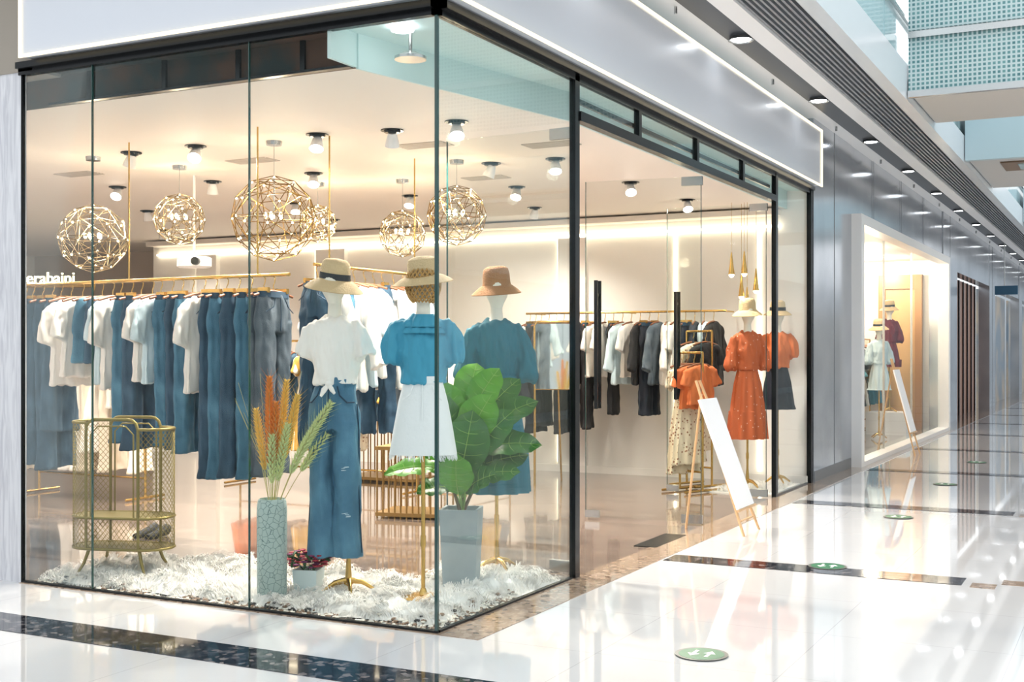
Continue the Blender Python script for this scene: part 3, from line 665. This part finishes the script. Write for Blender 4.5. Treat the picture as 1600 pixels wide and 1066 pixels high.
for k in range(10):
    a=random.uniform(0,6.28); m.tube([(0,0,.45),(.08*cos(a),.05*sin(a),.8),(.25*cos(a),.1*sin(a),1.0+random.uniform(0,.3))],.0013,4,3)
m.obj('dried_grass',[PAMO,PAMY,PAMG,mat('straw_stalk',(.45,.42,.18),.7)],e)

# small flower pot
e=empty('small_potted_flowers',(-1.10,.43,.02))
m=MB(); sqloft(m,[(0,.062),(.14,.072),(.145,.072),(.145,.062),(.11,.06)]); m.obj('pot',[mat('glazed_pot',(.62,.72,.72),.3)],e,False,rot=.3)
m=MB()
for k in range(130):
    a=random.uniform(0,6.28); ph=random.uniform(0,1.2); r=random.uniform(.05,.11)
    c=V((r*1.3*cos(a)*cos(ph*.8),r*1.2*sin(a)*cos(ph*.8),.16+r*sin(ph)*.9)); R=Matrix.Rotation(random.uniform(0,6),3,'X')@Matrix.Rotation(a,3,'Z')
    mi=random.choice([0,0,0,1,1,2])
    if mi==1: m.ell(c,(.026,.01,.004),1,6,4,R)
    else:
        for p in range(5): t=p*1.257; m.ell(c+V((.010*cos(t),.010*sin(t),.002)),(.010,.009,.005),mi,6,4)
for k in range(20):
    a=random.uniform(0,6.28); m.tube([(0,0,.1),(.07*cos(a),.07*sin(a),.18)],.002,4,1)
m.obj('flowers',[FLW1,FLW2,FLW3],e)

# open wire mesh cabinet
e=empty('wire_mesh_cabinet',(-2.50,.42,.02),.30)
w=MB()
def meshpanel(w,fn,nu,nv):
    b=len(w.v)
    for j in range(2*nv+1):
        for i in range(nu+1):
            u=(i+(.5 if j%2 else 0))/nu; w.v.append(fn(min(u,1),j/(2*nv)))
    for j in range(2*nv-1):
        for i in range(nu):
            a=b+j*(nu+1)+i
            if j%2==0:
                if i>0: w.f.append([a,a+nu+1,a+2*(nu+1),a+nu]); w.m.append(0)
            else: w.f.append([a,a+nu+2,a+2*(nu+1),a+nu+1]); w.m.append(0)
XC=.17; RL=.15
def side(s,z0,z1):
    def f(u,v):
        a=-pi/2+u*pi
        return (s*(XC+RL*cos(a)),RL*sin(a),z0+(z1-z0)*v)
    return f
meshpanel(w,side(1,.17,.90),15,20); meshpanel(w,side(-1,.17,.94),15,21)
meshpanel(w,lambda u,v:(-XC+2*XC*u,-RL,.17+.19*v),11,5)
o=w.obj('mesh_panels',[GOLDD],e,False); wf=o.modifiers.new('w','WIREFRAME'); wf.thickness=.0032
m=MB()
def outline(z):
    pts=[]
    for s,a0,a1 in ((1,-pi/2,pi/2),(-1,pi/2,-pi/2)):
        for k in range(9): a=a0+(a1-a0)*k/8; pts.append(V((s*(XC+RL*cos(a)),RL*sin(a),z)))
    return pts+[pts[0]]
for z in (.17,.36): m.tube(outline(z),.009,8)
for s,zt in ((1,.90),(-1,.94)):
    m.tube([V((s*(XC+RL*cos(-pi/2+pi*k/10)),RL*sin(-pi/2+pi*k/10),zt)) for k in range(11)],.009,8)
    for yy in (-1,1):
        m.tube([(s*XC,yy*RL,.17),(s*XC,yy*RL,zt)],.009,8)
        m.tube([(s*.16,yy*.12,.18),(s*.19,yy*.14,.08),(s*.23,yy*.17,.0)],[.012,.010,.007],8)
for yy in (-1,1):
    arc=[(-XC,yy*RL,.36)]+[(-XC,yy*RL,.88)]+[(-XC+.06-.06*cos(t),yy*RL,.90+.06*sin(t)) for t in (.3,.8,1.3,1.57)]+[(XC-.06+.06*sin(t),yy*RL,.90+.06*cos(t)) for t in (0,.4,.9,1.57)]+[(XC,yy*RL,.36)]
    m.tube(arc,.010,8)
    m.tube([(-XC+.03,yy*RL,.36),(-XC+.03,yy*RL,.87),(-XC+.08,yy*RL,.92),(XC-.08,yy*RL,.92),(XC-.03,yy*RL,.87),(XC-.03,yy*RL,.36)],.005,8)
m.obj('frame',[GOLDD],e)
m=MB(); pts=outline(0)[:-1]
for z in (.17,.36): m.prism([(p.x,p.y) for p in pts],z-.004,z+.004)
m.obj('shelves',[GOLDD],e,False)

# fur and pebbles
def infur(x,y): return (-2.86<x<-.04 and .06<y<.95+.1*sin(x*5)) or (-.85+.06*sin(y*6)<x<-.04 and .06<y<1.56)
def fur_h(x,y): 
    n=noise.noise(V((x*6,y*6,0)))*.06+noise.noise(V((x*15,y*15,3)))*.04
    ed=min(1,max(.05,min(-.04-x,y-.06)/.10)); return max(.003,(.04+n)*ed)
fe=empty('fur_and_pebble_display_bed')
m=MB(); st=.02; idx={}
xs=[-2.86+i*st for i in range(int(2.84/st)+1)]; ys=[.06+i*st for i in range(int(1.5/st)+1)]
for i,x in enumerate(xs):
    for j,y in enumerate(ys):
        if infur(x,y): idx[(i,j)]=len(m.v); m.v.append((x,y,fur_h(x,y)))
for (i,j),a in list(idx.items()):
    q=[(i,j),(i+1,j),(i+1,j+1),(i,j+1)]
    if all(k in idx for k in q): m.f.append([idx[k] for k in q]); m.m.append(0)
cnt=0
while cnt<26000:
    x=random.uniform(-2.86,-.04); y=random.uniform(.06,1.56)
    if not infur(x,y): continue
    cnt+=1; z=fur_h(x,y)-.004; a=noise.noise(V((x*3,y*3,7)))*8+random.uniform(-.5,.5); l=random.uniform(.035,.08); wd=.0022
    d=V((cos(a),sin(a),0)); s_=V((-sin(a),cos(a),0))*wd; p=V((x,y,z)); q=p+d*l*.4+Z*l*.45; r=p+d*l*.95+Z*l*.35
    if r.y<.03 or r.x>-.02: continue
    b=len(m.v); m.v+=[tuple(p-s_),tuple(p+s_),tuple(q+s_*.8),tuple(q-s_*.8),tuple(r)]
    m.f+= [[b,b+1,b+2,b+3],[b+3,b+2,b+4]]; m.m+=[0,0]
m.obj('fur',[FUR],fe)
m=MB()
for k in range(1100):
    if random.random()<.66: x=random.uniform(-2.85,-.05); y=.03+abs(random.gauss(0,.035))
    else: y=random.uniform(.04,1.55); x=-.03-abs(random.gauss(0,.035))
    if noise.noise(V((x*2.2,y*2.2,9)))<-.12: continue
    r=random.uniform(.007,.015); z=.006+(fur_h(x,y) if infur(x,y) else 0)
    m.ell((min(-.03,x),max(.03,y),z),(r*1.3,r,r*.6),random.choice([0,0,1,1,2]),7,4,Matrix.Rotation(random.uniform(0,3),3,'Z'))
m.obj('pebbles',[PEB1,PEB2,PEB3],fe)
m=MB()
for k in range(2500):
    x=random.uniform(-.7,-.08); y=random.uniform(6.42,7.45); a=random.uniform(0,6.28); l=.05; p=V((x,y,.0)); q=p+V((cos(a)*l,sin(a)*l,.04)); b=len(m.v)
    s_=V((-sin(a),cos(a),0))*.005; m.v+=[tuple(p-s_),tuple(p+s_),tuple(q)]; m.f.append([b,b+1,b+2]); m.m.append(0)
m.box((-.75,6.4,.0),(-.05,7.5,.012)); m.obj('fur_rug',[FUR])

# ---------------------------------------------------------------- pendants
def geo(name,loc,r,mt,twist=0,sub=2,tr=.0034):
    bm=bmesh.new(); bmesh.ops.create_icosphere(bm,subdivisions=sub,radius=r); bm.verts.ensure_lookup_table()
    m=MB(); R=Matrix.Rotation(twist,3,'Z')
    for ed in bm.edges: m.tube([R@ed.verts[0].co,R@ed.verts[1].co],tr,5,0)
    vs=[R@v.co for v in bm.verts]; bm.free()
    bm=bmesh.new(); bmesh.ops.create_icosphere(bm,subdivisions=1,radius=r*.97); R2=Matrix.Rotation(.6,3,'X')@R
    for ed in bm.edges: m.tube([R2@ed.verts[0].co,R2@ed.verts[1].co],tr,5,0)
    bm.free()
    bulbs=MB()
    for v in vs: bulbs.ell(v*.97,(.0085,.0085,.0085),0,6,4)
    e=empty(name,loc)
    h=2.92-loc[2]
    m.tube([(0,0,r),(0,0,h)],.003,6,1); m.loft([((0,0,h-.03),.055,.055),((0,0,h),.06,.06)],20,1)
    m.tube([(0,0,r),(0,0,0)],.005,6,1)
    m.obj('cage',[mt,STEEL],e); 
    for k in range(5): a=k*1.257; bulbs.ell((.06*cos(a),.06*sin(a),.02),(.013,.013,.024),0,8,6)
    bulbs.obj('bulbs',[BULB],e)
    l=D.lights.new(name+'_glow','POINT'); l.energy=14; l.color=(1,.8,.55); l.shadow_soft_size=.06; lo=D.objects.new('glow',l); S.collection.objects.link(lo); lo.parent=e
SILW=mat('bronze_wire',(.30,.23,.14),.3,1)
GW=mat('gold_wire',(.22,.13,.04),.3,1)
geo('geometric_pendant_lamp',(-4.20,1.80,2.28),.27,SILW)
geo('geometric_pendant_lamp',(-3.92,2.46,2.48),.21,SILW,.3)
geo('geometric_pendant_lamp',(-2.49,1.88,2.36),.31,GW,.2)
geo('geometric_pendant_lamp',(-2.72,3.98,2.44),.21,SILW,.5)
geo('geometric_pendant_lamp',(-1.745,3.245,2.48),.24,GW,.1)
geo('geometric_pendant_lamp',(-3.51,3.8,2.55),.17,SILW,.1)
e=empty('cone_pendant_lamps',(0,0,0)); m=MB(); g=MB()
for x,y,z in ((-.62,6.95,2.28),(-.50,7.0,2.29),(-.56,7.1,2.06),(-.42,7.15,2.12),(-.47,7.0,1.92)):
    m.loft([((x,y,z-.1),.034,.034),((x,y,z),.02,.02),((x,y,z+.13),.006,.006)],14,0); m.tube([(x,y,z+.13),(x,y,2.92)],.002,5,0)
    g.ell((x,y,z-.10),(.028,.028,.03),0,8,6)
m.obj('cones',[GOLD],e); g.obj('bulbs',[BULB],e)

# ---------------------------------------------------------------- ceiling spots
SP=[(-3.77,1.77),(-3.13,1.77),(-2.04,1.79),(-1.48,1.89),(-.93,1.82),(-5.32,3.17),(-4.29,3.29),(-3.18,3.29),(-3.25,4.95),(-1.57,3.5),(-1.01,3.53),(-2.03,4.86),(-6.47,4.75),(-.98,5.06),(-.94,6.5),(-2.6,6.4),(-4.6,4.9),(-5.2,6.4),(-7.8,6.4),(-7.2,3.2),(-5.4,1.6),(-6.9,1.6)]
m=MB(); g=MB()
for i,(x,y) in enumerate(SP):
    m.loft([((x,y,2.912),.08,.08),((x,y,2.919),.08,.08)],20,1)
    m.loft([((x,y,2.915),.06,.06),((x,y,2.9),.055,.055)],20,1)
    if i%3: ax=V((random.uniform(.1,.5),random.uniform(-.9,-.4),-1)).normalized()
    else: ax=V((random.uniform(-.5,.2),random.uniform(-.2,.5),-1)).normalized()
    c=V((x,y,2.87)); u=ax.cross(Y).normalized(); w_=ax.cross(u)
    m.loft([(c-ax*.03,.03,.03,0,0,0,u,w_),(c+ax*.03,.045,.045,0,0,0,u,w_),(c+ax*.065,.05,.05,0,0,0,u,w_)],18,0,(True,False))
    g.loft([(c+ax*.055,.042,.042,0,0,0,u,w_),(c+ax*.062,.042,.042,0,0,0,u,w_)],16,0)
    l=D.lights.new('spot','SPOT'); l.energy=225; l.color=(1,.90,.79); l.spot_size=2.5; l.spot_blend=.8; l.shadow_soft_size=.05
    o=D.objects.new('ceiling_spot_beam',l); S.collection.objects.link(o); o.location=c+ax*.09; o.rotation_euler=V((ax.x*.5,ax.y*.4,ax.z)).to_track_quat('-Z','Y').to_euler()
m.obj('ceiling_spotlights',[WHITEP,BLACK]); g.obj('ceiling_spotlight_lenses',[LAMP])
m=MB(); m.loft([((-.34,.22,3.075),.06,.06),((-.34,.22,3.099),.06,.06)],20,0); m.tube([(-.34,.3,3.09),(-.34,.3,2.98)],.01,8,1); m.loft([((-.34,.3,2.98),.035,.035),((-.34,.3,2.955),.085,.085),((-.34,.3,2.94),.085,.085)],24,1)
m.obj('corner_ceiling_lamp',[LAMPC,STEEL])
m=MB()
for x,y in ((-3.2,2.5),(-1.6,2.5),(-.75,2.9),(-2.0,4.2),(-5,2.4)):
    for k in range(6): m.box((x-.2,y-.09+k*.035,2.912),(x+.2,y-.07+k*.035,2.92))
m.obj('ceiling_vents',[mat('vent',(.5,.45,.4),.5)],None,False)
e=empty('ceiling_projector',(-4.2,2.95,2.17),.4)
m=MB(); m.loft([((0,0,-.05),.13,.10),((0,0,-.04),.15,.115),((0,0,.03),.15,.115),((0,0,.045),.12,.09)],28,0); m.tube([(0,0,.04),(0,0,.75)],.012,8,0); m.tube([(.05,-.09,0),(.05,-.14,0)],.035,16,1)
m.obj('housing',[WHITEP,BLACK],e)

e=empty('illuminated_shop_sign',(-8.15,4.9,2.22),.35)
MB().box((-.5,-.05,-.09),(.55,.05,-.05)).obj('shelf',[GOLD],e,False)
t=D.curves.new('letters','FONT'); t.body='terabaini'; t.size=.19; t.extrude=.01; t.align_x='CENTER'; t.materials.append(emat('letter_glow',(1,.85,.5),6))
o=D.objects.new('letters',t); S.collection.objects.link(o); o.parent=e; o.rotation_euler=(pi/2,0,0); o.location=(0,0,-.04)
e=empty('standing_mirror',(-2.3,6.3,0),.3)
m=MB(); m.box((-.22,0,1.0),(.22,.02,1.68),0); m.obj('glass',[mat('mirror_glass',(.8,.8,.78),.03,1)],e,False)
m=MB(); m.tube([(-.23,.01,.0),(-.23,.01,1.66),(-.2,.01,1.7),(.2,.01,1.7),(.23,.01,1.66),(.23,.01,0)],.013,8); m.tube([(-.23,.01,1.0),(.23,.01,1.0)],.01,8); m.tube([(0,.02,1.5),(0,.4,0)],.01,8); m.obj('frame',[GOLD],e)
BRW=mat('dark_brass_table',(.30,.18,.06),.4,.5)
def slat_table(loc,rot,w=.7,d=.4,h=.42):
    e=empty('slatted_display_table',loc,rot); m=MB()
    m.box((-w/2,-d/2,h-.03),(w/2,d/2,h),0); m.box((-w/2,-d/2,.02),(w/2,d/2,.05),0)
    n=10
    for i in range(n+1):
        x=-w/2+.012+(w-.024)*i/n
        for y in (-d/2+.012,d/2-.012): m.tube([(x,y,.0),(x,y,h-.02)],.008,6,1)
    m.obj('frame',[BRW,BRW],e,False)
slat_table((-2.35,3.6,0),.2,.55,.45,.60); slat_table((-4.1,5.9,0),0,.9,.5,.7)
e=empty('folded_sweaters',(-4.1,5.9,.701)); m=MB()
for k in range(5):
    for j in range(2): m.box((-.32+j*.35,-.15,k*.035),(-.05+j*.35,.15,k*.035+.032),k%3)
o=m.obj('stack',[DEN2,CREAMC,MUST],e,False); bv=o.modifiers.new('b','BEVEL'); bv.width=.012; bv.segments=3
e=empty('sandals_pair',(-3.5,1.7,0)); m=MB()
for s in (-.06,.06):
    m.loft([((s,-.1,.015),.03,.02,0,0,0,X,Z),((s,0,.03),.038,.03,0,0,0,X,Z),((s,.1,.05),.035,.045,0,0,0,X,Z),((s,.13,.05),.02,.03,0,0,0,X,Z)],14)
m.obj('shoes',[BLKC],e)

# ---------------------------------------------------------------- easel signs
def easel(loc,W=.42,H=.86,zb=.22,lean=.30,rot=pi/2):
    e=empty('easel_sign_board',loc,rot); a=lean
    M=Matrix.Rotation(-a,4,'X')
    m=MB(); m.box((-W/2,-.012,zb),(W/2,.006,zb+H),0,M); m.obj('board',[mat('blank_board',(.92,.92,.92),.35)],e,False)
    m=MB()
    for s in (-1,1): m.tube([M@V((s*W*.5,.02,0)),M@V((s*W*.10,.02,zb+H+.16))],.011,6)
    m.tube([M@V((-W*.55,-.01,zb-.012)),M@V((W*.55,-.01,zb-.012))],.011,6)
    m.tube([M@V((-W*.42,.02,.12)),M@V((W*.42,.02,.12))],.008,6)
    m.tube([M@V((0,.03,zb+H+.05)),V((0,.55,.0))],.010,6)
    m.obj('easel_frame',[WOOD],e)
easel((.47,3.97,0),.42,.88,.21,.355); easel((.48,11.85,0),.42,.86,.32,.26)

for y in (.19,2.75,5.38,8.19,11):
    e=empty('floor_direction_marker',(1.3,y,.004)); 
    MB().loft([((0,0,0),.122,.122),((0,0,.002),.122,.122)],40).obj('ring',[RINGD],e,False)
    MB().loft([((0,0,.002),.105,.105),((0,0,.003),.105,.105)],40).obj('disc',[GREEN],e,False)
    m=MB()
    for s in (-1,1):
        x=s*.035; f=s
        m.prism([(x-.008,-.05*f),(x+.008,-.05*f),(x+.008,.015*f),(x-.008,.015*f)][::f],.003,.0045)
        m.prism([(x-.028,.01*f),(x+.028,.01*f),(x,.055*f)][::f],.003,.0045)
    m.obj('arrows',[SIGNW],e,False)

# ---------------------------------------------------------------- lights
def area(name,loc,rot,sx,sy,en,col=(1,1,1)):
    l=D.lights.new(name,'AREA'); l.shape='RECTANGLE'; l.size=sx; l.size_y=sy; l.energy=en; l.color=col
    o=D.objects.new(name,l); S.collection.objects.link(o); o.location=loc; o.rotation_euler=rot; return o
for y in (11,14,16.3):
    l=D.lights.new('shop_lamp','POINT'); l.energy=110; l.color=(1,.84,.64); l.shadow_soft_size=.1; o=D.objects.new('neighbour_shop_lamp',l); S.collection.objects.link(o); o.location=(-1.0,y,2.8)
area('skylight',(5,8,9),(0,0,0),6,40,1500,(.95,.98,1))
w=D.worlds.new('World'); S.world=w; w.use_nodes=True
bg=w.node_tree.nodes['Background']; bg.inputs[0].default_value=(.94,.975,1,1); bg.inputs[1].default_value=1.15

cam=D.cameras.new('camera'); cam.lens=42.73; cam.sensor_width=36; cam.shift_y=.0094; cam.clip_end=200
co=D.objects.new('camera',cam); S.collection.objects.link(co); co.location=(3.079,-5.177,1.4); co.rotation_euler=(pi/2,0,math.radians(27.2)); S.camera=co
